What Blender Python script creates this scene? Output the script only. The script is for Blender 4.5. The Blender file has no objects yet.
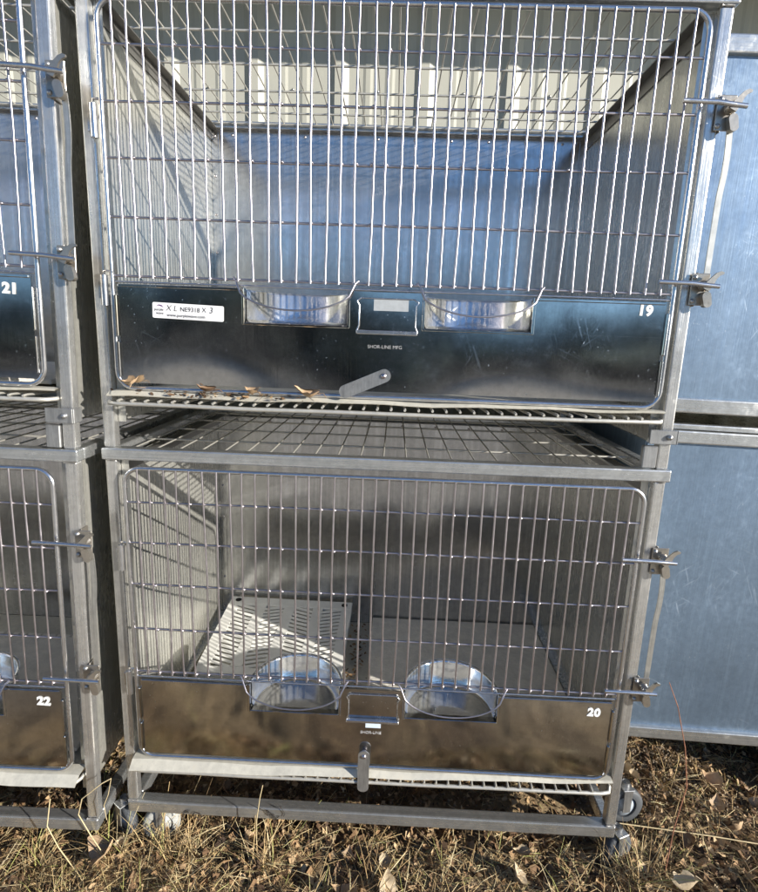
import bpy, bmesh, math, random
from mathutils import Vector, Matrix, Euler, noise
random.seed(7)
S = bpy.context.scene
COL = S.collection
rad = math.radians

# ------------------------------------------------------------------ helpers
class MB:
    """collects boxes, tubes and sheets and links them as ONE mesh object"""
    def __init__(s): s.v=[]; s.f=[]; s.sm=[]
    def add(s, vs, fs, smooth=False):
        o=len(s.v); s.v+= [tuple(p) for p in vs]
        for f in fs: s.f.append(tuple(i+o for i in f)); s.sm.append(smooth)
    def box(s, x0,x1,y0,y1,z0,z1, M=None):
        vs=[Vector((x,y,z)) for z in (z0,z1) for y in (y0,y1) for x in (x0,x1)]
        if M: vs=[M@p for p in vs]
        s.add(vs,[(0,2,3,1),(4,5,7,6),(0,1,5,4),(2,6,7,3),(0,4,6,2),(1,3,7,5)])
    def rbox(s, x0,x1,y0,y1,z0,z1, b=.003, M=None, seg=2):
        bm=bmesh.new(); bmesh.ops.create_cube(bm,size=1)
        for v in bm.verts:
            v.co=Vector(((x0+x1)/2+v.co.x*(x1-x0),(y0+y1)/2+v.co.y*(y1-y0),(z0+z1)/2+v.co.z*(z1-z0)))
        bmesh.ops.bevel(bm,geom=bm.edges[:],offset=b,segments=seg,affect='EDGES',profile=.5)
        bm.verts.index_update()
        vs=[(M@v.co if M else v.co.copy()) for v in bm.verts]
        big=(b*2.5)**2
        o=len(s.v); s.v+=[tuple(p) for p in vs]
        for f in bm.faces:
            s.f.append(tuple(v.index+o for v in f.verts)); s.sm.append(f.calc_area()<b*b*1.0)
        bm.free()
    def tube(s, path, r, n=8, cap=True, closed=False):
        P=[Vector(p) for p in path]; m=len(P); rings=[]
        t=(P[1]-P[0]).normalized()
        up=Vector((0,0,1)) if abs(t.z)<.9 else Vector((0,1,0))
        a=t.cross(up).normalized()
        vs=[]
        for i,p in enumerate(P):
            if closed: d=(P[(i+1)%m]-P[i-1])
            elif i==0: d=P[1]-P[0]
            elif i==m-1: d=P[-1]-P[-2]
            else: d=(P[i+1]-p).normalized()+(p-P[i-1]).normalized()
            d.normalize()
            a=(a-d*a.dot(d)).normalized(); b=d.cross(a)
            rr=r[i] if isinstance(r,(list,tuple)) else r
            for k in range(n):
                w=2*math.pi*k/n; vs.append(p+(a*math.cos(w)+b*math.sin(w))*rr)
        fs=[]
        for i in range(m if closed else m-1):
            j=(i+1)%m
            for k in range(n):
                fs.append((i*n+k,i*n+(k+1)%n,j*n+(k+1)%n,j*n+k))
        s.add(vs,fs,True)
        if cap and not closed:
            s.add(vs[:n],[tuple(range(n))[::-1]]); s.add(vs[-n:],[tuple(range(n))])
    def lathe(s, prof, c, n=48, axis='Z'):
        vs=[];fs=[]
        for r,h in prof:
            for k in range(n):
                w=2*math.pi*k/n
                p=(r*math.cos(w),r*math.sin(w),h) if axis=='Z' else (r*math.cos(w),h,r*math.sin(w)) if axis=='Y' else (h,r*math.cos(w),r*math.sin(w))
                vs.append((c[0]+p[0],c[1]+p[1],c[2]+p[2]))
        for i in range(len(prof)-1):
            for k in range(n): fs.append((i*n+k,i*n+(k+1)%n,(i+1)*n+(k+1)%n,(i+1)*n+k))
        s.add(vs,fs,True)
    def prism(s, pts, y0, y1, M=None):
        """outline in XZ, extruded in Y"""
        n=len(pts)
        vs=[Vector((p[0],y0,p[1])) for p in pts]+[Vector((p[0],y1,p[1])) for p in pts]
        if M: vs=[M@p for p in vs]
        s.add(vs,[tuple(range(n)),tuple(range(2*n-1,n-1,-1))]+[(i,n+i,n+(i+1)%n,(i+1)%n) for i in range(n)])
    def build(s, name, mat, parent=None, fix=True):
        me=bpy.data.meshes.new(name); me.from_pydata(s.v,[],s.f)
        me.polygons.foreach_set('use_smooth',s.sm)
        if fix and len(s.f)<60000:
            bm=bmesh.new(); bm.from_mesh(me); bmesh.ops.recalc_face_normals(bm,faces=bm.faces[:]); bm.to_mesh(me); bm.free()
        me.materials.append(mat); me.update()
        o=bpy.data.objects.new(name,me); COL.objects.link(o)
        if parent: o.parent=parent
        return o

def tag(o,label=None,cat=None,group=None,kind=None):
    if label: o['label']=label
    if cat: o['category']=cat
    if group: o['group']=group
    if kind: o['kind']=kind
    return o
def empty(name,label,cat,group=None,loc=(0,0,0),rot=(0,0,0)):
    o=bpy.data.objects.new(name,None); COL.objects.link(o)
    o.location=loc; o.rotation_euler=rot; o.empty_display_size=.1
    return tag(o,label,cat,group)
def rrect(x0,x1,z0,z1,r,n=6):
    P=[]
    for cx,cz,a0 in ((x1-r,z1-r,0),(x0+r,z1-r,90),(x0+r,z0+r,180),(x1-r,z0+r,270)):
        for k in range(n+1):
            a=rad(a0+90*k/n); P.append((cx+r*math.cos(a),cz+r*math.sin(a)))
    return P
def text_mesh(name,body,size,loc,mat,parent,bold=0.0,space=1.0,rotz=0,italic=0,align='CENTER',depth=.0004):
    c=bpy.data.curves.new(name,'FONT'); c.body=body; c.size=size; c.align_x=align; c.align_y='CENTER'
    c.offset=bold*size; c.space_character=space; c.extrude=depth; c.shear=italic
    t=bpy.data.objects.new(name,c); COL.objects.link(t)
    dg=bpy.context.evaluated_depsgraph_get()
    me=bpy.data.meshes.new_from_object(t.evaluated_get(dg)); bpy.data.objects.remove(t); bpy.data.curves.remove(c)
    me.transform(Matrix.Translation(loc)@Matrix.Rotation(rotz,4,'Y')@Matrix.Rotation(rad(90),4,'X'))
    me.materials.clear(); me.materials.append(mat)
    o=bpy.data.objects.new(name,me); COL.objects.link(o); o.parent=parent
    return o

# ------------------------------------------------------------------ materials
def newmat(name):
    m=bpy.data.materials.new(name); m.use_nodes=True
    nt=m.node_tree; nt.nodes.clear()
    out=nt.nodes.new('ShaderNodeOutputMaterial'); b=nt.nodes.new('ShaderNodeBsdfPrincipled')
    nt.links.new(b.outputs[0],out.inputs[0]); return m,nt,b
def N(nt,t,**k):
    n=nt.nodes.new(t)
    for a,v in k.items():
        if a in n.inputs: n.inputs[a].default_value=v
        else: setattr(n,a,v)
    return n
def noise_n(nt,scale,vec_scale=(1,1,1),detail=3,rough=.55,coord='Object'):
    tc=nt.nodes.new('ShaderNodeTexCoord'); mp=nt.nodes.new('ShaderNodeMapping'); mp.inputs['Scale'].default_value=vec_scale
    nt.links.new(tc.outputs[coord],mp.inputs[0])
    n=nt.nodes.new('ShaderNodeTexNoise'); n.inputs['Scale'].default_value=scale; n.inputs['Detail'].default_value=detail; n.inputs['Roughness'].default_value=rough
    nt.links.new(mp.outputs[0],n.inputs['Vector']); return n
def ramp(nt,src,stops):
    r=nt.nodes.new('ShaderNodeValToRGB'); e=r.color_ramp.elements
    while len(e)<len(stops): e.new(.5)
    for i,(p,c) in enumerate(stops):
        e[i].position=p; e[i].color=(*c,1) if len(c)==3 else c
    nt.links.new(src,r.inputs[0]); return r
def mixc(nt,f,a,b):
    m=nt.nodes.new('ShaderNodeMix'); m.data_type='RGBA'
    for s,v in ((0,f),(6,a),(7,b)):
        if hasattr(v,'links'): nt.links.new(v,m.inputs[s])
        else: m.inputs[s].default_value=v if s==0 else (*v,1)
    return m.outputs[2]
def bumpn(nt,h,dist,strength=1,prev=None):
    b=nt.nodes.new('ShaderNodeBump'); b.inputs['Distance'].default_value=dist; b.inputs['Strength'].default_value=strength
    nt.links.new(h,b.inputs['Height'])
    if prev: nt.links.new(prev,b.inputs['Normal'])
    return b.outputs[0]

def steel(name,base=(.66,.65,.63),rough=.25,rvar=.1,streak=None,streak_d=.0002,wave=0,wave_scale=4,dirt=.25,
          dirt_col=(.25,.20,.14),scratch=0,scratch_col=(.75,.78,.8),metal=1.0,dirt_rough=.55,fine=0,grain=None,grain_amt=.5,speck=0):
    m,nt,b=newmat(name)
    b.inputs['Metallic'].default_value=metal
    big=noise_n(nt,5,detail=5,rough=.6)
    small=noise_n(nt,60,detail=4,rough=.7)
    # roughness: worn patches
    mr=N(nt,'ShaderNodeMapRange'); mr.inputs[1].default_value=.3; mr.inputs[2].default_value=.7
    mr.inputs[3].default_value=max(.03,rough-rvar); mr.inputs[4].default_value=rough+rvar
    nt.links.new(big.outputs[0],mr.inputs[0])
    rsrc=mr.outputs[0]
    col=mixc(nt,0.0,base,base)
    c1=ramp(nt,small.outputs[0],[(.3,tuple(x*.82 for x in base)),(.7,tuple(min(1,x*1.06) for x in base))]).outputs[0]
    if grain:                                   # drawn-metal grain: bright and dull streaks along the piece
        gn=noise_n(nt,1,grain,detail=5,rough=.7)
        gr_=ramp(nt,gn.outputs[0],[(.34,(1-grain_amt,)*3),(.5,(.92,)*3),(.66,(1.12,)*3)])
        mg=nt.nodes.new('ShaderNodeMix'); mg.data_type='RGBA'; mg.blend_type='MULTIPLY'; mg.inputs[0].default_value=1
        nt.links.new(c1,mg.inputs[6]); nt.links.new(gr_.outputs[0],mg.inputs[7]); c1=mg.outputs[2]
        ga=N(nt,'ShaderNodeMath',operation='MULTIPLY_ADD'); nt.links.new(gn.outputs[0],ga.inputs[0]); ga.inputs[1].default_value=-.30; nt.links.new(rsrc,ga.inputs[2])
        gb=N(nt,'ShaderNodeMath',operation='ADD'); nt.links.new(ga.outputs[0],gb.inputs[0]); gb.inputs[1].default_value=.15; gb.use_clamp=True; rsrc=gb.outputs[0]
    # dirt specks and film
    dm=N(nt,'ShaderNodeMath',operation='MULTIPLY'); nt.links.new(big.outputs[0],dm.inputs[0]); nt.links.new(small.outputs[0],dm.inputs[1])
    df=ramp(nt,dm.outputs[0],[(.30,(0,0,0)),(.48,(dirt,)*3)]).outputs[0]
    c2=mixc(nt,df,c1,dirt_col)
    if scratch:
        sc=None
        for ang,sx,lo in ((.35,1,.66),(-.5,1.4,.665),(1.15,.8,.67),(-.95,1.1,.675)):
            tc=nt.nodes.new('ShaderNodeTexCoord'); m0=nt.nodes.new('ShaderNodeMapping'); m0.inputs['Rotation'].default_value=(0,ang,0)
            mp=nt.nodes.new('ShaderNodeMapping'); mp.inputs['Scale'].default_value=(150*sx,1,7.0*sx); mp.inputs['Location'].default_value=(ang*7,ang*3,ang*5)
            nt.links.new(tc.outputs['Object'],m0.inputs[0]); nt.links.new(m0.outputs[0],mp.inputs[0])
            nn=nt.nodes.new('ShaderNodeTexNoise'); nn.inputs['Scale'].default_value=1.6; nn.inputs['Detail'].default_value=2
            nt.links.new(mp.outputs[0],nn.inputs['Vector'])
            rr=ramp(nt,nn.outputs[0],[(lo,(0,0,0)),(lo+.05,(1,1,1))])
            if sc is None: sc=rr.outputs[0]
            else:
                mx=N(nt,'ShaderNodeMath',operation='MAXIMUM'); nt.links.new(sc,mx.inputs[0]); nt.links.new(rr.outputs[0],mx.inputs[1]); sc=mx.outputs[0]
        mk=noise_n(nt,4.5,detail=4); mkr=ramp(nt,mk.outputs[0],[(.48,(0,0,0)),(.65,(scratch,)*3)])
        mm=N(nt,'ShaderNodeMath',operation='MULTIPLY'); nt.links.new(sc,mm.inputs[0]); nt.links.new(mkr.outputs[0],mm.inputs[1])
        c2=mixc(nt,mm.outputs[0],c2,scratch_col)
        ad=N(nt,'ShaderNodeMath',operation='ADD'); nt.links.new(rsrc,ad.inputs[0]); nt.links.new(mm.outputs[0],ad.inputs[1]); rsrc=ad.outputs[0]
    if speck:                                   # dried water spots and specks
        s1=noise_n(nt,170,detail=2,rough=.5); s2=noise_n(nt,7,detail=4)
        m1=ramp(nt,s1.outputs[0],[(.66,(0,0,0)),(.72,(1,1,1))]); m2=ramp(nt,s2.outputs[0],[(.42,(0,0,0)),(.66,(speck,)*3)])
        mq=N(nt,'ShaderNodeMath',operation='MULTIPLY'); nt.links.new(m1.outputs[0],mq.inputs[0]); nt.links.new(m2.outputs[0],mq.inputs[1])
        c2=mixc(nt,mq.outputs[0],c2,(.62,.62,.60))
        aq=N(nt,'ShaderNodeMath',operation='MULTIPLY_ADD'); nt.links.new(mq.outputs[0],aq.inputs[0]); aq.inputs[1].default_value=.6; nt.links.new(rsrc,aq.inputs[2]); rsrc=aq.outputs[0]
    nt.links.new(c2,b.inputs['Base Color'])
    a2=N(nt,'ShaderNodeMath',operation='MULTIPLY_ADD'); nt.links.new(df,a2.inputs[0]); a2.inputs[1].default_value=dirt_rough; nt.links.new(rsrc,a2.inputs[2]); a2.use_clamp=True
    nt.links.new(a2.outputs[0],b.inputs['Roughness'])
    nrm=None
    if wave: nrm=bumpn(nt,noise_n(nt,wave_scale,detail=1,rough=.4).outputs[0],wave)
    if streak: nrm=bumpn(nt,noise_n(nt,1,streak,detail=3,rough=.7).outputs[0],streak_d,1,nrm)
    if fine: nrm=bumpn(nt,small.outputs[0],fine,1,nrm)
    if nrm: nt.links.new(nrm,b.inputs['Normal'])
    return m

def plain(name,base,rough=.6,var=.15,scale=20,metal=0,bump=0,bscale=40,spec=None):
    m,nt,b=newmat(name)
    n=noise_n(nt,scale,detail=5,rough=.65)
    c=ramp(nt,n.outputs[0],[(.3,tuple(x*(1-var) for x in base)),(.7,tuple(min(1,x*(1+var)) for x in base))])
    nt.links.new(c.outputs[0],b.inputs['Base Color']); b.inputs['Roughness'].default_value=rough; b.inputs['Metallic'].default_value=metal
    if bump: nt.links.new(bumpn(nt,noise_n(nt,bscale,detail=4).outputs[0],bump),b.inputs['Normal'])
    return m

M={}
M['wire']=steel('polished_wire',(.57,.53,.55),.34,.08,dirt=.3,fine=.0003)
M['mesh']=steel('galvanised_mesh',(.58,.56,.50),.45,.08,dirt=.3,fine=.0003,metal=.55)
M['rod']=steel('door_rod',(.68,.68,.69),.22,.06,dirt=.2,fine=.0002,metal=.96)
M['post']=steel('galvanised_tube',(.72,.71,.68),.29,.08,streak=(300,300,6),streak_d=.0004,dirt=.45,dirt_col=(.33,.28,.21),scratch=.15,fine=.0003,metal=.84,grain=(140,140,2.5),grain_amt=.28)
M['rail']=steel('rail_channel',(.64,.65,.64),.29,.07,streak=(6,300,300),streak_d=.0003,dirt=.45,dirt_col=(.3,.26,.2),fine=.0003,metal=.84,grain=(2.5,140,140),grain_amt=.22)
M['back']=steel('brushed_back_sheet',(.66,.66,.66),.19,.05,streak=(240,240,3),streak_d=.00016,wave=.008,wave_scale=3.0,dirt=.08,metal=.93,grain=(70,70,1.5),grain_amt=.15)
M['side']=steel('brushed_side_sheet',(.67,.66,.60),.26,.06,streak=(240,240,3),streak_d=.0002,wave=.008,wave_scale=3.0,dirt=.12,metal=.68,grain=(70,70,1.5),grain_amt=.15)
M['plate']=steel('kick_plate_sheet',(.60,.59,.57),.11,.04,streak=(160,160,4),streak_d=.00007,wave=.024,wave_scale=2.4,dirt=.14,scratch=.10,scratch_col=(.6,.6,.58),speck=.38)
M['tray']=steel('tray_sheet',(.60,.57,.48),.5,.08,dirt=.5,dirt_col=(.36,.30,.2),fine=.0004,metal=.22)
M['bowl']=steel('polished_cup',(.82,.82,.80),.07,.03,dirt=.25,dirt_col=(.45,.42,.36),fine=.0003,scratch=.2,metal=.9)
M['latch']=steel('latch_steel',(.46,.42,.36),.32,.08,dirt=.4,fine=.0003,metal=.85)
M['strap']=steel('strap_steel',(.54,.53,.49),.40,.08,dirt=.4,metal=.8,grain=(160,160,8),grain_amt=.3)
M['tab']=steel('worn_tab',(.48,.48,.47),.36,.08,dirt=.4,fine=.0003,metal=.8,grain=(120,120,12),grain_amt=.3)
M['bank']=steel('film_blue_sheet',(.23,.315,.425),.38,.06,streak=(220,220,4),streak_d=.0002,speck=.35,wave=.035,wave_scale=1.6,dirt=.22,dirt_col=(.22,.25,.28),scratch=.16,metal=.72,grain=(60,60,1.2),grain_amt=.12)
M['weldless']=steel('shade_toned_angle',(.30,.29,.27),.4,.08,dirt=.5,dirt_col=(.18,.15,.11),metal=.8)  # base colour darkened for the shade along the roof edges, dirt over it
M['weld']=steel('weld_bead',(.42,.40,.37),.45,.1,dirt=.6,dirt_col=(.25,.15,.08),fine=.0006,metal=.7)
M['white_paint']=plain('white_paint',(.82,.82,.80),.5,.05)
M['etch']=plain('etched_mark',(.40,.39,.38),.6,.25)
M['sticker']=plain('sticker_paper',(.82,.81,.80),.45,.03)
M['ink']=plain('black_ink',(.03,.03,.035),.6,.1)
M['purple_ink']=plain('purple_ink',(.10,.03,.14),.6,.1)
M['card']=plain('grey_card',(.36,.38,.39),.7,.12,60)
M['pale_label']=plain('pale_label',(.60,.68,.76),.6,.08,60)
M['deck']=plain('pale_plastic',(.80,.79,.74),.45,.08,14)
M['hole']=plain('dark_hole',(.01,.01,.01),.9,.1)
M['mat']=plain('floor_mat_stone',(.78,.74,.66),.8,.12,30,bump=.002,bscale=120)
M['rubber']=plain('caster_rubber',(.07,.075,.08),.6,.2)
M['caster_grey']=plain('caster_plastic',(.33,.37,.41),.55,.2,30)
M['bag']=plain('clear_wrap',(.38,.38,.35),.4,.45,40)
M['near_black']=plain('near_black_sheet',(.06,.055,.05),.8,.2)  # one near-black colour for the bank floor sheet and the inner wall

def straw_mat(name,stops,rough=.85,trans=.25):
    m,nt,b=newmat(name)
    g=nt.nodes.new('ShaderNodeNewGeometry')
    r=ramp(nt,g.outputs['Random Per Island'],stops)
    n=noise_n(nt,45,detail=3)
    c=mixc(nt,.35,r.outputs[0],(0,0,0)); mx=nt.nodes[-1]
    rr=ramp(nt,n.outputs[0],[(.3,(.55,.55,.55)),(.7,(1.1,1.1,1.1))])
    mm=nt.nodes.new('ShaderNodeMix'); mm.data_type='RGBA'; mm.blend_type='MULTIPLY'; mm.inputs[0].default_value=.8
    nt.links.new(r.outputs[0],mm.inputs[6]); nt.links.new(rr.outputs[0],mm.inputs[7])
    nt.links.new(mm.outputs[2],b.inputs['Base Color']); b.inputs['Roughness'].default_value=rough
    return m
M['straw']=straw_mat('dead_straw',[(0,(.20,.125,.06)),(.3,(.48,.32,.145)),(.6,(.66,.48,.23)),(.87,(.80,.66,.39)),(.975,(.42,.42,.12))])
M['litter']=straw_mat('leaf_litter',[(0,(.05,.028,.015)),(.35,(.17,.095,.045)),(.7,(.38,.23,.11)),(1,(.60,.43,.24))])
M['pebble']=straw_mat('gravel_bits',[(0,(.09,.065,.045)),(.5,(.22,.165,.11)),(1,(.42,.34,.24))])
M['leaf']=plain('dry_leaf',(.42,.29,.17),.65,.35,30,bump=.002,bscale=60)
M['leaf_pale']=plain('pale_dry_leaf',(.44,.35,.23),.65,.3,30,bump=.002,bscale=60)
M['leaf_dark']=plain('dark_dry_leaf',(.20,.12,.065),.65,.3,30,bump=.002,bscale=60)
M['stem_red']=plain('red_brown_stem',(.30,.13,.07),.6,.3,40)
M['stem_straw']=plain('straw_stem',(.58,.46,.26),.6,.2,40)
def leaf_sides(m):
    pass

m,nt,b=newmat('soil')
n1=noise_n(nt,6,detail=8,rough=.7); n2=noise_n(nt,55,detail=6,rough=.75); n3=noise_n(nt,.25,detail=4)
c=ramp(nt,n2.outputs[0],[(.28,(.035,.022,.013)),(.5,(.13,.085,.046)),(.64,(.26,.18,.10)),(.78,(.40,.30,.17))])
c2=ramp(nt,n1.outputs[0],[(.35,(.6,.56,.5)),(.65,(1.15,1.1,1.0))])
mm=nt.nodes.new('ShaderNodeMix'); mm.data_type='RGBA'; mm.blend_type='MULTIPLY'; mm.inputs[0].default_value=1
nt.links.new(c.outputs[0],mm.inputs[6]); nt.links.new(c2.outputs[0],mm.inputs[7])
n3.inputs['Scale'].default_value=1.5; n3.inputs['Distortion'].default_value=1.5
pat=ramp(nt,n3.outputs[0],[(.42,(0,0,0)),(.62,(.75,.75,.75))])      # patches of bleached grass thatch
tcg=nt.nodes.new('ShaderNodeTexCoord'); sx_=nt.nodes.new('ShaderNodeSeparateXYZ'); nt.links.new(tcg.outputs['Object'],sx_.inputs[0])
yr=N(nt,'ShaderNodeMapRange'); yr.inputs[1].default_value=-.6; yr.inputs[2].default_value=-1.4; yr.inputs[3].default_value=0; yr.inputs[4].default_value=.85
nt.links.new(sx_.outputs[1],yr.inputs[0])
c_a=mixc(nt,pat.outputs[0],mm.outputs[2],(.36,.26,.14))
c_b=mixc(nt,pat.outputs[0],(.50,.46,.38),(.70,.65,.55))     # yard out of view, made pale to bounce light into the steel
nt.links.new(mixc(nt,yr.outputs[0],c_a,c_b),b.inputs['Base Color'])
b.inputs['Roughness'].default_value=.9
nt.links.new(bumpn(nt,n2.outputs[0],.012),b.inputs['Normal'])
M['soil']=m

# ------------------------------------------------------------------ numbers shared by the cages (metres)
W,D=1.22,.70          # outer width and depth
ROOF=.942             # top of the roof rail above the base rail
PITCH=.897            # upper unit stands this much higher
DX0,DX1=.047,1.175    # door rods
DZ0,DZ1=.178,.900     # door bottom and top
HZ=[.824,.728,.627,.517]
WZ=.406               # lowest wire of the grid
PZ0,PZ1=.190,.390     # kick plate
YD=-.012

def spots(name,prof,places,mat,parent,n):
    """one small turned piece, then a copy of it at every place"""
    m=MB(); m.lathe(prof,(0,0,0),n,'Y'); first=m.build(name,mat,parent)
    for i,p in enumerate(places):
        o=first if i==0 else first.copy()
        if i: COL.objects.link(o); o.parent=parent
        o.location=p
SC=(0,0,0)
def make_cage(loc,rot,label,number,upper,cuts=(.315,.531,.681,.903),tab_angle=0,sticker=False,embossed=False,base=False,full_lip=False,detail=True,group='stainless kennel cages with wire doors'):
    root=empty('kennel_cage',label,'kennel cage',group,loc,rot)
    # frame -------------------------------------------------------------
    for x0,x1 in ((0,.0254),(W-.0254,W)):
        for y0,y1 in ((0,.0254),(D+.002,D+.0274)):
            p=MB(); p.rbox(x0,x1,y0,y1,(.045 if upper else .034),ROOF-.027,.0035); p.build('post',M['post'],root)
    r=MB()
    z0,z1=ROOF-.0265,ROOF
    r.rbox(-.004,W+.006,-.007,.0215,z0,z1,.003)
    r.rbox(-.004,W+.006,D+.006,D+.031,z0,z1,.003)
    r.rbox(-.004,.022,.0225,D+.005,z0,z1,.003)
    r.rbox(W-.020,W+.006,.0225,D+.005,z0,z1,.003)
    r.build('roof_rail',M['rail'],root)
    an=MB()                                              # angle under the long edges of the wire roof
    an.box(.0295,.052,.022,D-.006,z0-.005,z0-.0025); an.box(.0295,.032,.022,D-.006,z0-.034,z0-.0052)
    an.box(W-.052,W-.0295,.022,D-.006,z0-.005,z0-.0025); an.box(W-.032,W-.0295,.022,D-.006,z0-.034,z0-.0052)
    an.box(.053,W-.053,D-.024,D-.0075,z0-.005,z0-.0025)
    an.build('roof_angle',M['weldless'],root)
    for x in (.0015,W-.0015):                          # welds where rails meet posts
        for zz in ([z0] if not base else [z0,.0335]):
            rw=random.Random(int(x*100)+int(zz*1000)+number); wb=MB()
            xa,xb=(x,.0254) if x<.5 else (W-.0254,x)
            dz=-.0005 if zz==z0 else .0005
            wb.tube([(xa+(xb-xa)*k/7,-.0015+rw.uniform(-.0006,.0006),zz+dz+rw.uniform(-.0006,.0006)) for k in range(8)],[.0026*rw.uniform(.6,1.3) for k in range(8)],7)
            wb.build('weld_bead',M['weld'],root)
    if base:
        b=MB()
        b.rbox(.0,W,-.003,.028,0,.033,.004); b.rbox(0,W,D,D+.03,0,.033,.004)
        b.rbox(0,.0254,.029,D-.001,0,.033,.004); b.rbox(W-.0254,W,.029,D-.001,0,.033,.004)
        b.build('base_rail',M['rail'],root)
    # wire roof -----------------------------------------------------------
    g=MB()
    for y in (.02,.16,.31,.46,.61,D-.002): g.tube([(.02,y,ROOF-.010),(W-.018,y,ROOF-.010)],.0028,6)
    for i in range(23):
        x=.052+i*.0508
        g.tube([(x,.015,ROOF-.0055),(x,D+.008,ROOF-.0055)],.0019,6)
    g.build('roof_grid',M['mesh'],root)
    # sheets ----------------------------------------------------------------
    k=MB(); k.box(.027,W-.027,D-.004,D-.001,.10,ROOF-.028)
    k.box(.030,.050,D-.0065,D-.0045,.18,ROOF-.03)          # corner lap
    k.box(W-.050,W-.030,D-.0065,D-.0045,.18,ROOF-.03)
    bp=k.build('back_panel',M['back'],root)
    spots('rivet',[(.0001,-.0022),(.003,-.0016),(.0042,0)],[(.095+i*.1135,D-.0045,ROOF-.045) for i in range(10)]+[(.040,D-.007,ROOF-.05-i*.115) for i in range(7)],M['wire'],bp,8)
    for xs in (.0265,W-.0285):
        s=MB(); s.box(xs,xs+.002,.020,D-.002,.10,ROOF-.028)
        inner=xs+.002 if xs<.5 else xs
        sg=1 if xs<.5 else -1
        s.box(min(inner,inner+sg*.014),max(inner,inner+sg*.014),.020,.0215,.10,ROOF-.030)         # front return
        s.box(min(inner,inner+sg*.016),max(inner,inner+sg*.016),.025,D-.008,.176,.180)         # floor ledge
        s.build('side_panel',M['side'],root)
    # floor ------------------------------------------------------------------
    t=MB()
    t.add([(.03,.015,.166),(W-.03,.015,.166),(W-.03,D-.006,.158),(.03,D-.006,.158),(.03,.015,.163),(W-.03,.015,.163),(W-.03,D-.006,.155),(.03,D-.006,.155)],
          [(0,1,2,3),(7,6,5,4),(0,4,5,1),(1,5,6,2),(2,6,7,3),(3,7,4,0)])
    # folded front lip, sagging a little: a real sheet with thickness
    n=24; P=[]
    for i in range(n+1):
        u=i/n; x=.028+u*(W-.056)
        w=(.016*(1-u)**.8+.004) if upper else (.026*(1-u)**.8+.004); dr=(.006*(1-u)**.7+.002) if upper else (.013*(1-u)**.7+.002)
        if full_lip: w,dr=.030,.014
        wob=.0015*math.sin(u*19)+.001*math.sin(u*41)
        P.append(((x,.013,.172),(x,-.008-w*.35,.171+wob),(x,-.010-w,.171-dr+wob)))
    vs=[];fs=[]
    for a,b_,c_ in P: vs+=[a,b_,c_,(a[0],a[1],a[2]-.002),(b_[0],b_[1]+.0005,b_[2]-.002),(c_[0],c_[1]+.001,c_[2]-.0018)]
    for i in range(n):
        o=i*6;q=o+6
        fs+=[(o,o+1,q+1,q),(o+1,o+2,q+2,q+1),(o+3,q+3,q+4,o+4),(o+4,q+4,q+5,o+5),(o+2,o+5,q+5,q+2)]
    t.add(vs,fs)
    t.build('floor_tray',M['tray'],root)
    rk=MB()
    path=[(.022,.05,.146),(.022,-.005,.146),(.030,-.022,.146),(.05,-.026,.146)]+[(.05+(W-.11)*k/8,-.026,.146+.004*k/8-(.0028 if upper else .0012)*math.sin(math.pi*k/8)+.0008*math.sin(k*2.3)) for k in range(1,8)]+[(W-.06,-.026,.150),(W-.04,-.022,.150),(W-.032,-.005,.150),(W-.032,.05,.150)]
    rk.tube(path,.0045,8)
    for i in range(39):
        x=.052+i*.0286; rk.tube([(x,-.030,.1525+.004*i/38),(x,-.018,.1535+.004*i/38),(x,.10,.1535),(x,.60,.150)],.0028,6)
    rk.build('floor_rack',M['mesh'],root)
    # door ---------------------------------------------------------------------
    d=MB(); d.tube([(x,YD,z) for x,z in rrect(DX0,DX1,DZ0,DZ1,.035,7)],.0050,10,closed=True)
    d.tube([(DX0+.005,YD,WZ-.012),(DX1-.005,YD,WZ-.012)],.0022,8)
    door=d.build('door',M['rod'],root)
    w=MB(); ng=39; st=(DX1-DX0)/ng
    rg=random.Random(number)
    for i in range(1,ng):
        x=DX0+i*st+rg.uniform(-.0018,.0018); bw=rg.gauss(0,.0024)
        w.tube([(x,YD-.0042,DZ1),(x+bw*.7,YD-.0042,DZ1-.17),(x+bw,YD-.0044,.65),(x+bw*.6,YD-.0042,.5),(x+rg.uniform(-.001,.001),YD-.0042,WZ-.004)],.0023,8)
    for z in HZ+[WZ]:
        sag=rg.uniform(-.003,.002)
        w.tube([(DX0-.004,YD+.0012,z+rg.uniform(-.002,.002)),(.35,YD+.0012,z+sag*.7),(.62,YD+.0014,z+sag),(.9,YD+.0012,z+sag*.6),(DX1+.004,YD+.0012,z+rg.uniform(-.002,.002))],.0026,8)
    for z in HZ+[DZ1-.002,WZ]:                      # weld beads where wires cross
        for i in range(1,ng):
            x=DX0+i*st; w.lathe([(.0004,.0034),(.0034,.0008),(.0034,-.0008),(.0004,-.0034)],(x,YD-.0018,z),6,'Z')
    w.build('wire_grid',M['wire'],door)
    # kick plate with two bowl openings along its top edge
    c0,c1,c2,c3=cuts; zc=.320
    pl=MB(); y0,y1=YD-.0045,YD-.0022
    for a,b_ in ((DX0+.012,c0),(c1,c2),(c3,DX1-.012)): pl.box(a,b_,y0,y1,zc,PZ1)
    pl.box(DX0+.012,DX1-.012,y0,y1,PZ0,zc-.0001)
    for a,b_ in ((DX0+.014,c0-.004),(c3+.004,DX1-.014)): pl.rbox(a,b_,y0-.004,y0-.0003,PZ1-.006,PZ1-.0005,.001,seg=1)   # folded top lip
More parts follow.
